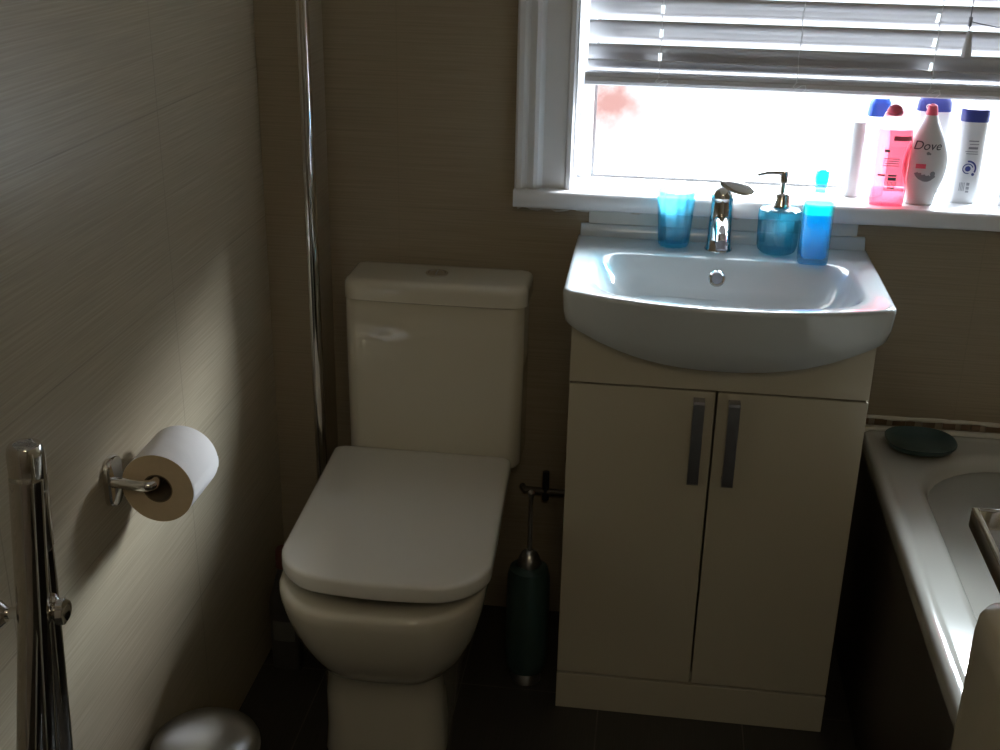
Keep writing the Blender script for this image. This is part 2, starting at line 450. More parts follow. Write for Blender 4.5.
for x in (.128, .395, .648):
    P = []
    for i in range(60):
        z = 1.262 + (1.9 - 1.262) * i / 59
        P.append((x + .001 * math.sin(i), YB - .0265 + .001 * math.sin(i * .7), z))
    obj('ladder_cord', tube(P, .0009, 6), M['upvc'], bl)
    P = [(x + .002, -.002, 1.262), (x - .006, -.008, 1.254), (x - .001, -.009, 1.250), (x + .010, -.009, 1.256), (x + .017, -.009, 1.257), (x + .019, -.009, 1.250), (x + .012, -.009, 1.244)]
    obj('loose_cord_end', tube(P, .0009, 6), M['upvc'], bl)
pc = obj('pull_cord', tube([(.700, -.012, 1.39), (.702, -.013, 1.6), (.703, -.005, 1.9)], .0011, 6), M['ink_grey'], bl)
obj('cord_connector', tube([(.700, -.014, 1.395), (.700, -.014, 1.378)], .0035, 8), M['ink_grey'], bl)
obj('pull_cord', tube([(.700, -.014, 1.387), (.72, -.015, 1.383), (.75, -.014, 1.378), (.79, -.012, 1.385), (.83, -.01, 1.43), (.84, -.006, 1.9)], .0011, 6), M['ink_grey'], bl)
obj('pull_tassel', lathe([(.003, 0.048), (.0055, .044), (.007, .025), (.0095, .004), (.009, 0), (.006, 0)][::-1], (.702, -.014, 1.322), 20), M['slat'], bl)
obj('pull_cord', tube([(.7, -.014, 1.366), (.7, -.014, 1.38)], .0011, 6), M['ink_grey'], bl)

# ------------------------------------------------------------------ vanity unit
vt = thing('vanity_unit', (.275, -.18, 0), 'cream gloss two-door vanity cabinet standing on the floor under the basin', 'cabinet')
VF = -.354
bm = bmesh.new()
box(bm, 0, .016, VF + .018, -.002, 0.087, .862); box(bm, .534, .55, VF + .018, -.002, .087, .862)
box(bm, .016, .534, VF + .018, -.002, .087, .105); box(bm, .016, .534, -.02, -.002, .105, .70)
obj('carcass', bm, M['vanity'], vt, smooth=False)
obj('front_panel', B(0, .55, VF, VF + .017, .746, .862), M['vanity'], vt, bevel=.0012)
obj('plinth', B(.0, .55, VF - .002, -.004, 0, .0855), M['vanity'], vt, bevel=.0012)
for (a, b, hx) in ((.0, .2735, .2435), (.2775, .55, .3085)):
    d = obj('door', B(a, b, VF, VF + .017, .090, .742), M['vanity'], vt, bevel=.0015)
    z0, z1 = .558, .730; hw = .0105
    L = []
    for (y, z) in [(VF + .001, z0), (VF - .022, z0), (VF - .026, z0 + .004), (VF - .027, z0 + .03), (VF - .027, z1 - .03), (VF - .026, z1 - .004), (VF - .022, z1), (VF + .001, z1)]:
        L.append((y, z))
    inner = [(VF + .001, z0 + .012), (VF - .015, z0 + .012), (VF - .0175, z0 + .016), (VF - .018, z0 + .034), (VF - .018, z1 - .034), (VF - .0175, z1 - .016), (VF - .015, z1 - .012), (VF + .001, z1 - .012)]
    bm = bmesh.new()
    A = [[bm.verts.new((x, y, z)) for (y, z) in L] for x in (hx - hw, hx + hw)]
    I = [[bm.verts.new((x, y, z)) for (y, z) in inner] for x in (hx - hw, hx + hw)]
    for k in range(7):
        bm.faces.new((A[0][k], A[0][k + 1], A[1][k + 1], A[1][k])); bm.faces.new((I[0][k], I[1][k], I[1][k + 1], I[0][k + 1]))
        for s in (0, 1): bm.faces.new((A[s][k], A[s][k + 1], I[s][k + 1], I[s][k]))
    for k in (0, 7): bm.faces.new((A[0][k], A[1][k], I[1][k], I[0][k]))
    obj('handle', bm, M['handle'], d, angle=30)

# ------------------------------------------------------------------ basin
bs = thing('washbasin', (.277, -.2, .80), 'white ceramic washbasin with bowed front set on the cream cabinet', 'basin')
bx0, bx1 = -.014, .567
xm, hw = (bx0 + bx1) / 2, (bx1 - bx0) / 2
def zb(x, y, c=.787, e=.868, back=True):
    t = min(1, abs((x - xm) / hw)); z = c + (e - c) * t ** 2.4
    if y > -.30: z = z + (e - z) * min(1, (y + .30) / .06)
    return z
def zmix(f):
    return lambda x, y: .928 + (zb(x, y) - .928) * f
YFR = -.385
L = [rq(.004, .548, -.004, -.357, .002, .01, .03, z=lambda x, y: zb(x, y)),
     rq(-.006, .559, -.003, -.361, .004, .01, .03, z=lambda x, y: zb(x, y) + .001),
     rq(-.012, .565, -.002, -.374, .020, .01, .026, z=zmix(.90)),
     rq(-.013, .566, -.002, -.382, .037, .008, .022, z=zmix(.58)),
     rq(-.0135, .5665, -.002, -.3845, .052, .006, .018, z=zmix(.25)),
     rq(-.014, .567, -.002, -.3865, .060, .006, .016, z=.926),
     rq(-.0135, .5665, -.002, -.3865, .0625, .006, .016, z=.9315),
     rq(-.0115, .5645, -.003, -.385, .0625, .006, .015, z=.9345),
     rq(-.007, .560, -.004, -.381, .0615, .006, .015, z=.9355),
     rq(.000, .553, -.008, -.376, .059, .01, .02, z=.935),
     rq(.022, .534, -.098, -.372, .0545, .035, .055, z=.935),
     rq(.030, .526, -.120, -.368, .0530, .045, .060, z=.9340),
     rq(.036, .520, -.128, -.364, .0520, .05, .062, z=.9305),
     rq(.041, .515, -.134, -.360, .050, .06, .064, z=.922),
     rq(.050, .506, -.149, -.350, .045, .08, .07, z=.905),
     rq(.066, .490, -.160, -.337, .038, .08, .075, z=.880),
     rq(.090, .466, -.172, -.322, .028, .07, .07, z=.858),
     rq(.125, .430, -.188, -.300, .015, .05, .05, z=.847),
     rq(.18, .375, -.21, -.28, .004, .03, .03, z=.843),
     rq(.255, .30, -.235, -.26, 0, .010, .010, z=.841)]
L = [[(.2765 + (x - .2765) * 1.013, y, z) for x, y, z in q] for q in L]
bm = bmesh.new(); rings(bm, L)
obj('bowl', bm, M['basin'], bs, angle=70)
bm = bmesh.new(); rings(bm, [[(x, y, z) for y, z in [(-.001, .93), (-.020, .93), (-.017, .947), (-.013, .956), (-.008, .960), (-.001, .960)]] for x in (-.012, .565)])
obj('upstand', bm, M['basin'], bs, bevel=.002)
# overflow: ring and dark mesh on the sloping back of the bowl
oc = Vector((.268, -.1515, .900)); on = Vector((0, -.55, .12)).normalized()
on = Vector((0, -.93, .36)).normalized(); ou = Vector((1, 0, 0)); ov = on.cross(ou)
def disc(c, n_, u_, v_, prof, seg=28):
    return rings(bmesh.new(), [[tuple(c + n_ * h + u_ * r * math.cos(2 * PI * k / seg) + v_ * r * math.sin(2 * PI * k / seg)) for k in range(seg)] for r, h in prof])
obj('overflow_ring', disc(oc, on, ou, ov, [(.0155, -.004), (.0165, .002), (.0145, .0045), (.0115, .0035), (.0105, .000)]), M['chrome'], bs)
obj('overflow_grille', disc(oc, on, ou, ov, [(.0108, .000), (.0106, .0025), (.004, .0035), (.001, .0036)]), M['ink_grey'], bs)
obj('drain', disc(Vector((.277, -.247, .843)), Vector((0, 0, 1)), Vector((1, 0, 0)), Vector((0, 1, 0)), [(.024, -.001), (.024, .002), (.019, .003), (.017, .001), (.004, .004)]), M['chrome'], bs)

# ------------------------------------------------------------------ tap
ZS = .9352
tp = thing('mixer_tap', (.270, -.066, ZS), 'chrome mixer tap with raised lever in the middle of the basin back', 'tap')
c = (.270, -.066, ZS)
obj('tap_body', lathe([(.0275, 0), (.0275, .003), (.0255, .006), (.0245, .03), (.0235, .070), (.0230, .094), (.0222, .098), (.0222, .101)], c, 36), M['chrome'], tp)
# spout, drooping forward
pts = bez((c[0], c[1] - .005, c[2] + .055), (c[0], c[1] - .06, c[2] + .075), (c[0], c[1] - .105, c[2] + .040), 10)
obj('spout', tube(pts, [.017, .0175, .017, .0165, .016, .015, .0145, .014, .0135, .013, .0125], 24), M['chrome'], tp)
obj('aerator', tube([(c[0], c[1] - .101, c[2] + .043), (c[0], c[1] - .108, c[2] + .030)], .011, 20), M['ink_grey'], tp)
obj('tap_head', lathe([(.0222, .101), (.0232, .103), (.0235, .112), (.0205, .122), (.013, .129), (.004, .1315)], c, 32), M['chrome'], tp)
lv = bmesh.new()
dirv = Vector((.84, -.42, -.12)).normalized(); up = Vector((.10, -.70, .71)).normalized(); sd = dirv.cross(up).normalized(); up = sd.cross(dirv)
o0 = Vector(c) + Vector((.006, -.004, .134)); L = []
for t, wd, th in ((-.22, .006, .004), (-.08, .0095, .0055), (.1, .0125, .006), (.3, .0145, .0055), (.5, .0152, .0046), (.7, .0142, .004), (.86, .0108, .0033), (.96, .006, .002), (1, .001, .001)):
    p = o0 + dirv * (.058 * t)
    L.append([tuple(p + sd * wd * math.cos(2 * PI * k / 16) + up * th * math.sin(2 * PI * k / 16)) for k in range(16)])
rings(lv, L); obj('lever', lv, M['chrome'], tp)

# ------------------------------------------------------------------ things on the basin
t = thing('glass_tumbler', (.180, -.052, ZS), 'empty fluted blue glass tumbler left of the tap', 'tumbler')
cc = (.180, -.052, ZS)
obj('tumbler_wall', lathe([(.022, 0), (.0285, .001), (.0305, .006), (.0325, .04), (.0355, .08), (.038, .112), (.0375, .1135), (.0365, .112), (.034, .08), (.031, .04), (.0288, .010), (.02, .008)], cc, 120, flute=.035, nf=12), M['blue'], t)

t = thing('soap_dispenser', (.385, -.062, ZS), 'blue ribbed glass soap dispenser with chrome pump right of the tap', 'soap dispenser')
cc = (.385, -.062, ZS)
obj('dispenser_jar', lathe([(.020, 0), (.031, .001), (.037, .006), (.0395, .016), (.0405, .04), (.0415, .075), (.0405, .088), (.035, .0925), (.020, .094), (.016, .095)], cc, 120, flute=.014, nf=14), M['blue_dark'], t)
obj('dip_tube', tube([(cc[0], cc[1], cc[2] + .09), (cc[0] - .004, cc[1], cc[2] + .012)], .003, 10), M['clear'], t)
obj('pump_collar', lathe([(.0165, .090), (.0185, .092), (.0185, .098), (.0170, .100), (.0165, .117), (.013, .121), (.006, .123)], cc, 28), M['chrome'], t)
obj('pump_stem', lathe([(.005, .122), (.005, .140), (.0085, .142), (.0085, .160), (.0065, .165), (.002, .166)], cc, 20), M['chrome'], t)
obj('pump_spout', tube(bez((cc[0] + .003, cc[1], cc[2] + .1595), (cc[0] - .03, cc[1] - .006, cc[2] + .1635), (cc[0] - .052, cc[1] - .010, cc[2] + .156), 8), [.0052, .0048, .0044, .004, .0037, .0034, .0031, .0029, .0027], 12), M['chrome'], t)

t = thing('handwash_bottle', (.450, -.118, ZS), 'clear square bottle of bright blue liquid soap at basin right', 'bottle')
cc = (.450, -.118, ZS)
sec = smooth_secs([(0, .026, .020, 4, 0), (.004, .029, .022, 4, 0), (.05, .0295, .0225, 4, 0), (.10, .0300, .0225, 4, 0), (.120, .0300, .022, 3.6, 0), (.130, .019, .016, 2.6, 0), (.136, .0115, .0115, 2, 0), (.142, .011, .011, 2, 0)], 34)
obj('bottle_shell', loft(sec, cc), M['shell'], t)
obj('liquid', loft([(.010, .022, .0165, 4, 0), (.016, .0260, .019, 4, 0), (.092, .0268, .0193, 4, 0), (.097, .0268, .0193, 4, 0)], cc), M['liquid'], t)
obj('liquid_surface', loft([(.0972, .0268, .0193, 4, 0), (.117, .0268, .019, 4, 0)], cc), M['liquid_top'], t)
obj('bottle_neck', lathe([(.0105, .140), (.0105, .150), (.0125, .151), (.0125, .156), (.009, .158)], cc, 24), M['neck'], t)
obj('bottle_cap', loft([(.156, .0115, .0105, 3, 0), (.168, .0125, .011, 3, 0), (.180, .0115, .010, 3, .001), (.183, .006, .006, 2, .001)], cc, 32), M['cap_blue'], t)

# ------------------------------------------------------------------ toiletries on the window board
ZW = 1.0315
# 1 slim white tube
t = thing('toiletry_bottle', (.533, .05, ZW), 'slim plain white tube, leftmost of the toiletries on the window board', 'bottle')
obj('tube_body', loft([(0, .0155, .0155, 2.4, 0), (.002, .0165, .0165, 2.4, 0), (.12, .0155, .0155, 2.2, 0), (.150, .014, .014, 2.2, 0), (.152, .011, .011, 2, 0)], (.533, .05, ZW)), M['white_pl'], t)
obj('tube_cap', loft([(.1525, .0095, .0095, 2, 0), (.172, .0075, .0075, 2, 0), (.174, .005, .005, 2, 0)], (.533, .05, ZW)), M['white_tr'], t)
# 2 white bottle with blue flip cap, behind
cc = (.570, .066, ZW)
t = thing('shampoo_bottle', cc, 'white bottle with bright blue flip cap behind the pink gel bottle', 'bottle')
sec = smooth_secs([(0, .026, .016, 2.6, 0), (.004, .029, .018, 2.6, 0), (.08, .030, .018, 2.6, 0), (.13, .028, .017, 2.4, 0), (.152, .020, .014, 2.2, 0), (.160, .015, .012, 2, 0)], 24)
obj('bottle_body', loft(sec, cc), M['white_tr'], t)
bm = loft([(.1602, .0195, .013, 3.5, 0), (.162, .0205, .014, 3.5, 0), (.188, .0195, .013, 3.5, .002), (.196, .015, .011, 3, .003)], cc, rot=.12)
obj('flip_cap', bm, M['blue_cap'], t)
# 3 pink translucent gel
cc = (.5935, -.012, ZW)
t = thing('shower_gel_bottle', cc, 'translucent pink shower gel bottle with pink tip on the window board', 'bottle')
sec = smooth_secs([(0, .031, .016, 2.6, 0), (.003, .0335, .018, 2.6, 0), (.03, .0345, .019, 2.5, 0), (.09, .0355, .019, 2.5, 0), (.135, .0345, .018, 2.5, 0), (.150, .0325, .017, 2.4, 0)], 26)
obj('gel_body', loft(sec, cc), M['pink_liquid'], t)
obj('gel_base', loft([(.002, .031, .0155, 2.6, 0), (.006, .0332, .0175, 2.5, 0), (.024, .0338, .018, 2.5, 0), (.032, .0325, .017, 2.5, 0)], cc), M['pink_deep'], t)
top = smooth_secs([(.1505, .0325, .017, 2.4, 0), (.160, .031, .0165, 2.3, .0), (.172, .026, .015, 2.2, -.001), (.183, .019, .013, 2.1, -.003), (.188, .010, .009, 2, -.004)], 18)
obj('clear_shoulder', loft(top, cc), M['pink_tr'], t)
obj('tip_cap', loft([(.176, .0150, .0135, 2, -.006), (.185, .0155, .0138, 2, -.006), (.193, .0115, .011, 2, -.006), (.197, .004, .004, 2, -.006)], cc, 32), M['pink_cap'], t)
bm = bmesh.new()
for x0, x1, y0, y1 in [(-.004, .031, .130, .139)]:
    bm = flat_bars([(x0, x1, y0, y1)], 10)
obj('pink_band', wrap(bm, sec, cc, 0, 0), M['pink_cap'], t)
obj('back_label', wrap(flat_bars([(-.018, .026, .050, .118)], 12), sec, cc, 0, 0, .0004), M['pink_label'], t)
bars = [(-.0185 + .0, -.009, .107, .1125)] + [(-.019, .012, .094 - .0045 * k, .0955 - .0045 * k) for k in range(4)] + [(-.026, -.012, .060, .064), (-.006, .010, .060, .0635), (-.006, .010, .052, .0585), (-.005, .009, .036, .039)]
obj('barcode', wrap(flat_bars([(-.006 + .0026 * k, -.0048 + .0026 * k, .040, .0505) for k in range(7)], 3), sec, cc, 0, 0, .0009), M['ink_grey'], t)
obj('print', wrap(flat_bars(bars, 3), sec, cc, 0, 0, .0009), M['ink_grey'], t)
# 4 white tapering body wash (Dove)
cc = (.662, .012, ZW)
t = thing('body_wash_bottle', cc, 'white bottle tapering upward to a pink cap beside pink shower gel', 'bottle')
sec = smooth_secs([(0, .026, .016, 2.3, 0), (.003, .0275, .0175, 2.3, 0), (.02, .0300, .019, 2.3, 0), (.06, .0410, .021, 2.3, 0), (.095, .0415, .021, 2.3, 0), (.132, .0300, .018, 2.2, 0), (.163, .0160, .013, 2.1, .0), (.176, .0115, .0105, 2, .0)], 34)
obj('bottle_body', loft(sec, cc), M['white_pl'], t)
obj('tip_cap', loft([(.1762, .0115, .0105, 2, 0), (.186, .0105, .0095, 2, 0), (.194, .0085, .0078, 2, 0), (.197, .003, .003, 2, 0)], cc, 32), M['pink_cap'], t)
obj('brand_lettering', wrap(text_mesh('Dove', .024, .25), sec, cc, -.003, .111), M['ink'], t)
bm = bmesh.new(); flat_ring(bm, 0, .104, 0, .0032, 0, 2 * PI, 14); flat_ring(bm, .004, .103, 0, .002, 0, 2 * PI, 12)
obj('bird_emblem', wrap(bm, sec, cc, 0, 0), M['ink_grey'], t)
obj('red_tag', wrap(flat_bars([(-.020, -.001, .074, .083)], 6), sec, cc, 0, 0, .0005), M['pink_cap'], t)
bm = bmesh.new()
for r0, r1, a0, a1, cx, cy in ((.010, .018, PI * 1.02, PI * 1.85, .002, .066), (.004, .012, PI * 1.1, PI * 1.8, .003, .064), (.0, .005, 0, 2 * PI, .014, .064), (.017, .024, PI * 1.12, PI * 1.8, .001, .073)):
    flat_ring(bm, cx, cy, r0, r1, a0, a1)
obj('fruit_picture', wrap(bm, sec, cc, 0, 0), M['ink_grey'], t)
# 5 white bottle with navy top behind the tapering one
cc = (.678, .072, ZW)
t = thing('lotion_bottle', cc, 'rounded white bottle with navy cap, mostly hidden behind the tapering bottle', 'bottle')
sec = smooth_secs([(0, .020, .015, 2.3, 0), (.004, .024, .017, 2.3, 0), (.05, .030, .018, 2.3, 0), (.12, .036, .019, 2.3, 0), (.16, .0355, .018, 2.3, 0), (.174, .033, .0165, 2.3, 0)], 24)
obj('bottle_body', loft(sec, cc), M['white_pl'], t)
sec2 = [(.1743, .0335, .017, 2.3, 0), (.192, .032, .016, 2.2, 0), (.206, .026, .013, 2.2, 0), (.214, .012, .008, 2, 0)]
obj('flip_cap', loft(sec2, cc, 40), M['navy'], t)
bm = bmesh.new(); flat_ring(bm, -.014, .184, .0035, .0055)
obj('ring_mark', wrap(bm, sec2, cc, 0, 0), M['upvc'], t)
# 6 white bottle with navy collar
cc = (.752, .045, ZW)
t = thing('conditioner_bottle', cc, 'upright white bottle with navy collar and round emblem, toward the right', 'bottle')
sec = smooth_secs([(0, .0255, .015, 2.6, 0), (.003, .028, .0165, 2.6, 0), (.05, .028, .0172, 2.6, 0), (.12, .0265, .0175, 2.6, 0), (.158, .0265, .0175, 2.6, 0), (.161, .026, .017, 2.6, 0)], 26)
obj('bottle_body', loft(sec, cc), M['white_pl'], t)
obj('navy_collar', loft([(.1612, .0262, .0172, 2.6, 0), (.163, .0268, .0178, 2.6, 0), (.184, .0265, .0175, 2.6, 0), (.186, .0258, .0168, 2.6, 0)], cc), M['navy'], t)
obj('white_cap', loft([(.1862, .024, .0158, 2.6, 0), (.192, .0225, .0145, 2.5, 0), (.196, .018, .011, 2.4, 0)], cc), M['white_tr'], t)
bm = bmesh.new(); flat_ring(bm, -.002, .070, 0, .0055); flat_ring(bm, -.002, .070, .0085, .0105, PI * .1, PI * 1.6); flat_ring(bm, -.002, .070, .013, .0165, -PI * .15, PI * .55); flat_ring(bm, .009, .059, 0, .003)
obj('round_emblem', wrap(bm, sec, cc, 0, 0), M['navy'], t)
bars = [(-.008, .011, .124, .1262), (-.006, .012, .118, .1195), (-.007, .011, .109, .1135), (-.012, .012, .1035, .105), (-.010, .013, .099, .1005)]
obj('barcode', wrap(flat_bars([(-.013 + .0028 * k, -.0118 + .0028 * k, .025, .042) for k in range(4)] + [(.000, .006, .022, .026), (.000, .006, .028, .034), (.000, .006, .036, .042)], 3), sec, cc, 0, 0), M['ink_grey'], t)
obj('print', wrap(flat_bars(bars, 3), sec, cc, 0, 0), M['ink_grey'], t)
# 7 white jar at the picture's right edge
cc = (.842, .036, ZW)
t = thing('cream_jar', cc, 'plain white bottle at the far right end of the window board row', 'bottle')
obj('bottle_body', loft(smooth_secs([(0, .024, .02, 2.2, 0), (.004, .027, .022, 2.2, 0), (.05, .028, .023, 2.2, 0), (.08, .024, .02, 2.2, 0), (.092, .014, .014, 2, 0)], 20), cc), M['white_pl'], t)
obj('screw_cap', lathe([(.014, .0925), (.0145, .094), (.0145, .108), (.012, .110)], cc, 28), M['white_tr'], t)

# ------------------------------------------------------------------ toilet
to = thing('toilet', (-.30, -.35, 0), 'white close-coupled toilet with lid down, between left wall and basin cabinet', 'toilet')
TX0, TX1 = -.494, -.114
def tank_ring(z, k=0.0, y=-.132):
    return rq(TX0 + k, TX1 - k, -.004, y + k * .8, .004, .012, .028, z=z)
bm = bmesh.new(); rings(bm, [tank_ring(.435, .006), tank_ring(.445, .001), tank_ring(.62, .000), tank_ring(.80, .0008), tank_ring(.8035, .004)])
obj('cistern', bm, M['porcelain'], to, angle=50)
bm = bmesh.new()
def lid_ring(z, k): return rq(TX0 + .001 + k, TX1 + .007 - k, -.003 - k * .4, -.142 + k, .005, .012, .030, z=z)
rings(bm, [lid_ring(.8055, .004), lid_ring(.808, 0.0), lid_ring(.832, 0.0), lid_ring(.841, .0015), lid_ring(.8465, .005), lid_ring(.8495, .011), lid_ring(.8505, .020), lid_ring(.851, .05)])
obj('cistern_lid', bm, M['porcelain'], to, angle=50)
fc = Vector((-.305, -.072, .851))
fb = obj('flush_button', disc(fc, Vector((0, 0, 1)), Vector((1, 0, 0)), Vector((0, 1, 0)), [(.024, -.001), (.024, .002), (.022, .0035), (.0185, .0035), (.018, .0015), (.017, .003), (.002, .0035)]), M['chrome'], to)
obj('button_half', B(-.3056, -.3044, -.088, -.056, .8535, .8550), M['ink_grey'], fb, smooth=False)

def pan_ring(z, xc, hw_, yb, yf, r, bow=.0, rb=.02):
    P = rq(xc - hw_, xc + hw_, yb, yf, bow, rb, r, z=z)
    return [(xc + (x - xc) * (1 - .20 * max(0, min(1, (y + .50) / .40))), y, zz) for x, y, zz in P]
bm = bmesh.new(); XC = -.310
XC = -.316; XP = -.324
rings(bm, [pan_ring(.0, XP, .120, -.05, -.585, .045, .012), pan_ring(.01, XP, .121, -.05, -.588, .045, .012), pan_ring(.06, XP, .1175, -.05, -.586, .05, .012),
           pan_ring(.14, XP, .1165, -.05, -.588, .05, .012), pan_ring(.204, XP, .1175, -.045, -.592, .055, .013),
           pan_ring(.213, XP, .122, -.04, -.600, .06, .014), pan_ring(.227, XC - .002, .134, -.03, -.614, .075, .016), pan_ring(.262, XC, .155, -.02, -.638, .09, .020),
           pan_ring(.31, XC, .173, -.01, -.660, .10, .024), pan_ring(.355, XC, .185, -.006, -.674, .105, .028), pan_ring(.39, XC, .191, -.006, -.683, .108, .030),
           pan_ring(.410, XC, .1915, -.006, -.686, .108, .030), pan_ring(.420, XC, .188, -.008, -.682, .106, .030), pan_ring(.4225, XC, .180, -.012, -.673, .10, .030),
           pan_ring(.4225, XC, .14, -.17, -.60, .10, .028), pan_ring(.40, XC, .13, -.18, -.59, .10, .028), pan_ring(.30, XC, .08, -.25, -.50, .07, .01), pan_ring(.25, XC, .03, -.33, -.42, .03, .0)])
obj('pan', bm, M['porcelain'], to, angle=70)
# seat ring hidden under the wrap-over lid, and the lid itself, tilted up slightly at the front
tilt = math.radians(1.9); hy, hz = -.14, .432
def tilted(L):
    out = []
    for x, y, z in L:
        dy, dz = y - hy, z - hz
        out.append((x - .047 * dy, hy + dy * math.cos(tilt) + dz * math.sin(tilt), hz - dy * math.sin(tilt) + dz * math.cos(tilt)))
    return out
XL2 = -.3255
def lr(z, k, kb=0): return tilted(rq(XL2 - .1935 + k, XL2 + .1945 - k, -.136 - k * .3, -.680 + k, .024, .018, .090, z=z, ns=18, nc=11))
def taper(L, f=.985):
    return L
bm = bmesh.new()
rings(bm, [lr(.4335, .020), lr(.4335, .004), lr(.436, .0008), lr(.440, 0), lr(.460, 0), lr(.4635, .001), lr(.4660, .0035), lr(.4672, .007), lr(.4678, .014), lr(.4682, .04)])
obj('lid', bm, M['lid'], to, angle=60)
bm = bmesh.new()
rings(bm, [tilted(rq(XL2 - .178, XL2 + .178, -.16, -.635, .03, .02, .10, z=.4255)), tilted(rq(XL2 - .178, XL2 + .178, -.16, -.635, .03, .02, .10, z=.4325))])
obj('shaded_seat', bm, M['gap'], to, smooth=False)  # coloured near black to paint in the shade between lid and pan
for x in (-.385, -.235):
    obj('hinge', tube([(x - .02, -.134, .436), (x + .02, -.134, .436)], .009, 16), M['chrome'], to)

# ------------------------------------------------------------------ toilet brush
cc = (-.0735, -.268, 0)
t = thing('toilet_brush', cc, 'dark teal toilet brush holder with chrome rod between toilet and cabinet', 'toilet brush')
obj('chrome_base', lathe([(.026, 0), (.033, .002), (.033, .008), (.028, .020), (.024, .026)], cc, 36), M['brushed'], t)
obj('holder', lathe([(.026, .0265), (.038, .031), (.043, .044), (.0455, .07), (.046, .12), (.046, .22), (.0445, .262), (.040, .280), (.024, .287)], cc, 44), M['teal'], t)
obj('brush_lid', lathe([(.024, .2875), (.0245, .291), (.022, .304), (.016, .316), (.009, .322), (.005, .323)], cc, 32), M['brushed'], t)
obj('brush_rod', lathe([(.0050, .323), (.0050, .445), (.0068, .450), (.0068, .458), (.003, .462)], cc, 18), M['brushed'], t)

# dark wall pipe behind the brush, and its stopcock lever
t = thing('water_pipe', (-.07, -.028, .335), 'thin dark water pipe running along back wall behind the brush', 'pipe')
obj('pipe_run', tube([(-.118, -.012, .337), (-.112, -.028, .337), (-.03, -.028, .335), (-.012, -.028, .335), (-.006, -.010, .335)], .0075, 12), M['water_pipe'], t)
obj('valve', tube([(-.064, -.028, .315), (-.064, -.028, .385)], [.008, .0075], 12), M['black'], t)

# bottle hidden between toilet and left wall
cc = (-.598, -.30, 0)
t = thing('cleaner_bottle', cc, 'dim cleaning bottle with pale label on the floor behind the toilet', 'bottle')
sec = smooth_secs([(0, .030, .02, 3, 0), (.004, .033, .023, 3, 0), (.10, .034, .024, 3, 0), (.17, .033, .023, 3, 0), (.21, .022, .018, 2.4, 0), (.245, .013, .013, 2, 0), (.25, .0125, .0125, 2, 0)], 30)
obj('bottle_body', loft(sec, cc), M['hid'], t)
obj('screw_cap', lathe([(.015, .2505), (.0165, .252), (.0155, .29), (.012, .296)], cc, 24), M['hidcap'], t)
obj('paper_label', wrap(flat_bars([(-.024, .024, .075, .125)], 8), sec, cc, 0, 0), M['pale_tag'], t)

# ------------------------------------------------------------------ pedal bin
cc = (-.553, -.885, 0)
t = thing('pedal_bin', cc, 'small round brushed steel pedal bin against the left wall', 'bin')
obj('bin_body', lathe([(.086, .012), (.0875, .02), (.0875, .240), (.0865, .243)], cc, 56), M['brushed'], t)
obj('bin_base', lathe([(.084, 0), (.089, .002), (.089, .016), (.087, .019)], cc, 56), M['black'], t)
obj('bin_rim', lathe([(.088, .2432), (.0905, .244), (.0905, .250), (.089, .252)], cc, 56), M['black'], t)
obj('bin_lid', lathe([(.0895, .2525), (.091, .254), (.0905, .262), (.088, .268), (.080, .275), (.066, .2815), (.048, .2865), (.026, .2895), (.006, .2905)], cc, 56), M['brushed'], t)
obj('pedal', B(cc[0] - .02, cc[0] + .02, cc[1] - .115, cc[1] - .085, .008, .016), M['black'], t, bevel=.003)

# ------------------------------------------------------------------ toilet roll and holder
t = thing('toilet_roll_holder', (XL, -.905, .765), 'chrome toilet roll holder with pill-shaped plate on left tiled wall', 'holder')
bm = bmesh.new(); L = []
for x, k in ((XL + .0005, 0), (XL + .008, 0), (XL + .011, .002), (XL + .012, .005)):
    ring = []
    for i in range(32):
        a = 2 * PI * i / 32; yy = math.cos(a) * (.021 - k); zz = math.sin(a) * (.021 - k) + (.020 if math.sin(a) > 0 else -.020)
        ring.append((x, -.912 + yy * 1.15, .765 + zz))
    L.append(ring)
rings(bm, L); obj('wall_plate', bm, M['chrome'], t, angle=35)
arm = [(XL + .008, -.926, .770), (-.61, -.930, .770), (-.594, -.930, .770)] + bez((-.594, -.930, .770), (-.580, -.930, .770), (-.580, -.916, .770), 6)[1:] + [(-.580, -.85, .770), (-.580, -.785, .770)]
obj('arm', tube(arm, .0085, 18), M['chrome'], t)
obj('end_stop', tube([(-.580, -.787, .770), (-.580, -.781, .770)], .011, 18), M['chrome'], t)

rc = Vector((-.580, -.912, .757)); R0, R1, LEN = .0215, .0565, .108
t = thing('toilet_roll', tuple(rc), 'white toilet roll hanging on the chrome holder', 'toilet roll')
def yrings(prof, n=64, wob=0.0):
    return [[(rc.x + (r * (1 + wob * math.sin(3 * 2 * PI * k / n))) * math.cos(2 * PI * k / n), rc.y + y, rc.z + r * (1 + wob * math.sin(3 * 2 * PI * k / n)) * math.sin(2 * PI * k / n)) for k in range(n)] for r, y in prof]
obj('paper_side', rings(bmesh.new(), yrings([(R1 - .0005, .0003), (R1, .0015), (R1, LEN - .001), (R1 - .001, LEN), (R0 + .002, LEN)], wob=.004), False, False), M['paper'], t)
obj('paper_end', rings(bmesh.new(), yrings([(R0 + .0015, .0005), (.03, 0), (.042, .0001), (R1 - .0004, 0)], wob=.004), False, False), M['paper_end'], t)
obj('cardboard_core', rings(bmesh.new(), yrings([(R0 + .002, .0), (R0, .0), (R0, LEN), (R0 + .002, LEN)]), False, False), M['card'], t)
sheet = bmesh.new(); L = []
for y in (rc.y + .001, rc.y + LEN - .001):
    L.append([(rc.x + R1 * math.sin(a) + .0008, y, rc.z + R1 * math.cos(a)) for a in [PI / 2 + .35 * k / 4 - .15 for k in range(5)]])
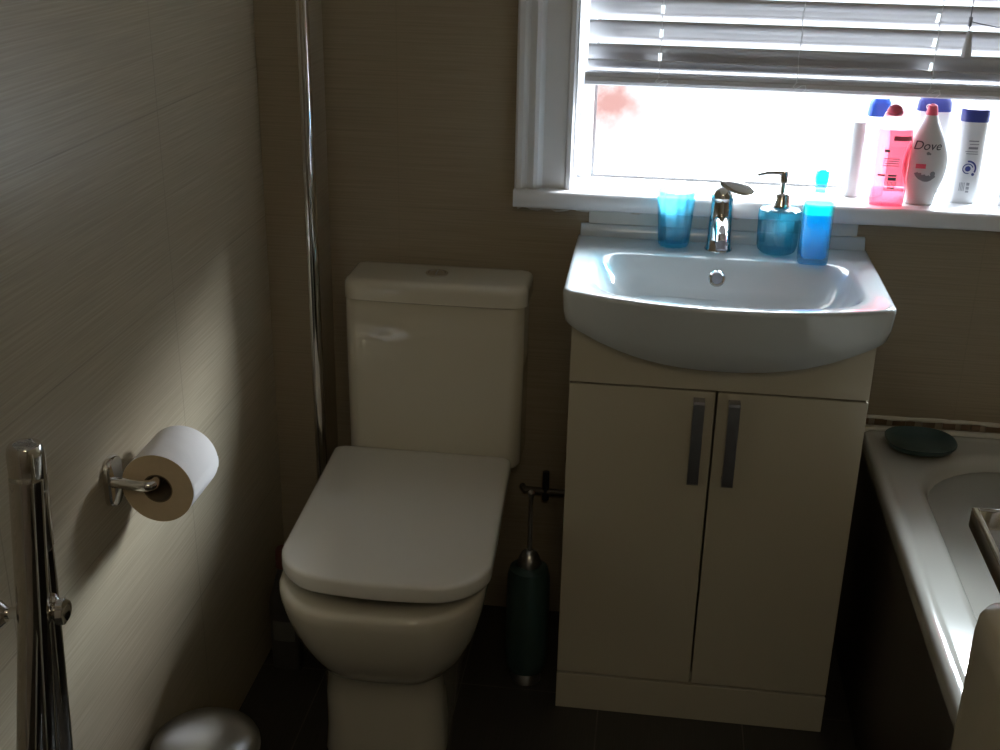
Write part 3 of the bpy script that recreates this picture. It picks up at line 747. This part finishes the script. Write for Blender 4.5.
A = [[sheet.verts.new(p) for p in ring] for ring in L]
for k in range(4): sheet.faces.new((A[0][k], A[0][k + 1], A[1][k + 1], A[1][k]))
obj('loose_sheet', sheet, M['paper'], t)

# ------------------------------------------------------------------ chrome stand, lower left
t = thing('towel_stand', (-.50, -1.40, 0), 'chrome tubular stand with splayed tubes at the lower left', 'stand')
hd = Vector((-.494, -1.40, 1.062)); ax = Vector((-.02, -.01, -1)).normalized()
obj('head_cap', tube([hd + ax * s for s in (.115, .11, .04, .002, -.004, -.008, -.008, -.002, .006)], [.0165, .0185, .0190, .0192, .0182, .0160, .0120, .0110, .002], 28), M['chrome'], t)
for a, b, rr in (((-.490, -1.402, 1.02), (-.560, -1.56, .0), .0145), ((-.4925, -1.408, 1.035), (-.538, -1.49, .0), .0175), ((-.4875, -1.397, 1.035), (-.533, -1.40, .0), .0120)):
    obj('leg', tube([a, tuple((Vector(a) + Vector(b)) / 2), b], rr, 28), M['chrome'], t)
obj('cross_rod', tube([(-.575, -1.425, .872), (-.474, -1.405, .872)], .0065, 14), M['chrome'], t)
obj('end_knob', tube([(-.486, -1.406, .872), (-.480, -1.405, .872), (-.473, -1.403, .872), (-.471, -1.403, .872)], [.009, .0150, .0150, .012], 24), M['chrome'], t)
obj('end_knob', tube([(-.531, -1.419, .872), (-.538, -1.42, .872), (-.572, -1.426, .872), (-.575, -1.427, .872)], [.009, .0155, .0155, .012], 24), M['chrome'], t)
for b in ((-.560, -1.56, 0), (-.538, -1.49, 0), (-.537, -1.40, 0)):
    obj('foot', lathe([(.0165, 0), (.0175, .003), (.0165, .02), (.014, .022)], b, 20), M['black'], t)

# ------------------------------------------------------------------ bath
BXa, BXb, BYa, BYb, BZ = .608, 1.325, -.026, -1.70, .545
bt = thing('bathtub', (.96, -.85, 0), 'white enamel bath with dark side panel along the right wall', 'bathtub')
def br(z, k, r=.02, rf=None): return rq(BXa + k, BXb - k, BYa - k, BYb + k, 0, r, rf or r, z=z, ns=24, nc=9)
def bi(z, k, r=.18):
    return rq(.688 + k, 1.25 - k, -.118 - k * 1.2, -1.60 + k * 2.0, 0, r, r, z=z, ns=24, nc=9)
bm = bmesh.new()
rings(bm, [br(.515, .004), br(.512, .0), br(.535, -.001), br(.541, .001), br(.5455, .005), br(.5475, .011), br(.5475, .019), br(.5455, .024), br(.5445, .030, .03),
           bi(.5440, -.012, .19), bi(.5425, -.004, .185), bi(.538, .002), bi(.528, .008), bi(.48, .018), bi(.38, .035), bi(.25, .055), bi(.19, .075), bi(.165, .105, .12), bi(.160, .16, .09)])
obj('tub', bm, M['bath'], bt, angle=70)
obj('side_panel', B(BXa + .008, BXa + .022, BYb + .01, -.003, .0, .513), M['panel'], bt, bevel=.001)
# mosaic strip and sealant where the bath meets the tiled wall
ms = bmesh.new(); x = .552
while x < 1.30:
    wd = random.choice((.018, .026, .034)); box(ms, x, min(x + wd, 1.322), -.0085, -.001, .550, .5625); x += wd + random.choice((.002, .003, .012, .016))
struct('trim_5', ms, M['mosaic'], smooth=False)
struct('trim_6', B(.551, 1.325, -.0265, -.0088, .535, .549), M['seal'], bevel=.003)
bm = bmesh.new(); P = [(.552 + .02 * i, -.007, .5665 + random.uniform(-.001, .001)) for i in range(39)]
tube(P, [.0048 + random.uniform(-.0008, .0008) for _ in P], 8, bm); struct('trim_7', bm, M['seal'])

# soap dish on the bath corner
cc = (.712, -.112, .5485)
bm = bmesh.new()
def dr(z, a, b, e=2.4): return [(cc[0] + se_pt(a, b, e, 2 * PI * k / 56)[0], cc[1] + se_pt(a, b, e, 2 * PI * k / 56)[1] - .10 * se_pt(a, b, e, 2 * PI * k / 56)[0] * 0, cc[2] + z) for k in range(56)]
rings(bm, [dr(0, .035, .030), dr(.001, .050, .042), dr(.007, .063, .055), (dr(.018, .071, .063)), dr(.0205, .071, .063), dr(.020, .068, .060), dr(.011, .060, .052), dr(.006, .045, .038), dr(.005, .02, .016)])
tag(obj('soap_dish', bm, M['teal'], angle=60), 'dark teal oval soap dish on the back corner of the bath', 'soap dish')

# ------------------------------------------------------------------ cream cupboard and chrome bar, lower right
CY0, CY1 = -1.95, -1.75
t = thing('storage_cupboard', (.56, -1.85, 0), 'tall cream cupboard with chrome rail on top at the near end of the bath', 'cupboard')
def cz(z, k): return rq(.356 + k, .80 - k, CY1 - k, CY0 + k, 0, .012, .012, z=z, nc=5, ns=4)
bm = bmesh.new(); rings(bm, [cz(0, 0), cz(1.178, 0), cz(1.190, .001), cz(1.197, .004), cz(1.201, .010), cz(1.202, .02)])
obj('cupboard_body', bm, M['vanity'], t, angle=60)
bm = bmesh.new()
for a in ((.350, .354, -1.85, -1.727), (.354, .60, -1.731, -1.727), (.354, .60, -1.85, -1.846), (.60, .604, -1.85, -1.727)): box(bm, *a, 1.236, 1.250)
bmesh.ops.remove_doubles(bm, verts=bm.verts, dist=.0001)
rl = obj('chrome_rail', bm, M['chrome'], t, bevel=.0008)
for xx in (.385, .58):
    obj('rail_post', tube([(xx, -1.80, 1.195), (xx, -1.80, 1.232), (xx, -1.848, 1.240)], .005, 14), M['chrome'], t)

# ------------------------------------------------------------------ light
wd = bpy.data.worlds.new('sky'); S.world = wd; wd.use_nodes = True
wn = wd.node_tree; bg = wn.nodes['Background']
wtc = wn.nodes.new('ShaderNodeTexCoord'); wsp = wn.nodes.new('ShaderNodeSeparateXYZ'); wn.links.new(wtc.outputs['Generated'], wsp.inputs[0])
wr = wn.nodes.new('ShaderNodeMapRange'); wr.inputs['From Min'].default_value = 0.0; wr.inputs['From Max'].default_value = .45
wr.inputs['To Min'].default_value = 1.9; wr.inputs['To Max'].default_value = 13.0
wn.links.new(wsp.outputs['Z'], wr.inputs['Value']); wn.links.new(wr.outputs[0], bg.inputs['Strength'])
bg.inputs['Color'].default_value = (.90, .96, 1.0, 1)
def area(name, loc, target, sx, sy, e, col):
    l = bpy.data.lights.new(name, 'AREA'); l.shape = 'RECTANGLE'; l.size = sx; l.size_y = sy; l.energy = e; l.color = col
    o = bpy.data.objects.new(name, l); COL.objects.link(o); o.location = loc
    o.rotation_euler = (Vector(target) - Vector(loc)).to_track_quat('-Z', 'Y').to_euler(); return o
area('daylight', (1.55, 1.35, 2.15), (-.5, -.5, .75), 1.1, .7, 560, (.86, .94, 1.0))
area('room_fill', (.25, -2.7, 2.2), (-.1, -.5, .7), .6, .4, 3.3, (1.0, .84, .58))

# ------------------------------------------------------------------ camera
f, cx, cy, czz, pit, yaw, rol = 1204.58, .1325, -2.449, 1.620, .3914, .1256, .0195
F = Vector((-math.sin(yaw) * math.cos(pit), math.cos(yaw) * math.cos(pit), -math.sin(pit)))
R = Vector((math.cos(yaw), math.sin(yaw), 0)); U = R.cross(F)
R2 = R * math.cos(rol) + U * math.sin(rol); U2 = -R * math.sin(rol) + U * math.cos(rol)
cam = bpy.data.cameras.new('camera'); co = bpy.data.objects.new('camera', cam); COL.objects.link(co)
m3 = Matrix((R2, U2, -F)).transposed()
co.matrix_world = Matrix.Translation((cx, cy, czz)) @ m3.to_4x4()
cam.sensor_fit = 'HORIZONTAL'; cam.sensor_width = 36; cam.lens = f / 1000 * 36; cam.clip_start = .02
S.camera = co
S.view_settings.view_transform = 'Standard'; S.view_settings.look = 'None'; S.view_settings.exposure = 0
try:
    S.cycles.use_denoising = True; S.cycles.denoiser = 'OPENIMAGEDENOISE'
    S.cycles.max_bounces = 10; S.cycles.transparent_max_bounces = 24; S.cycles.diffuse_bounces = 6
    S.cycles.sample_clamp_indirect = 4
except Exception: pass
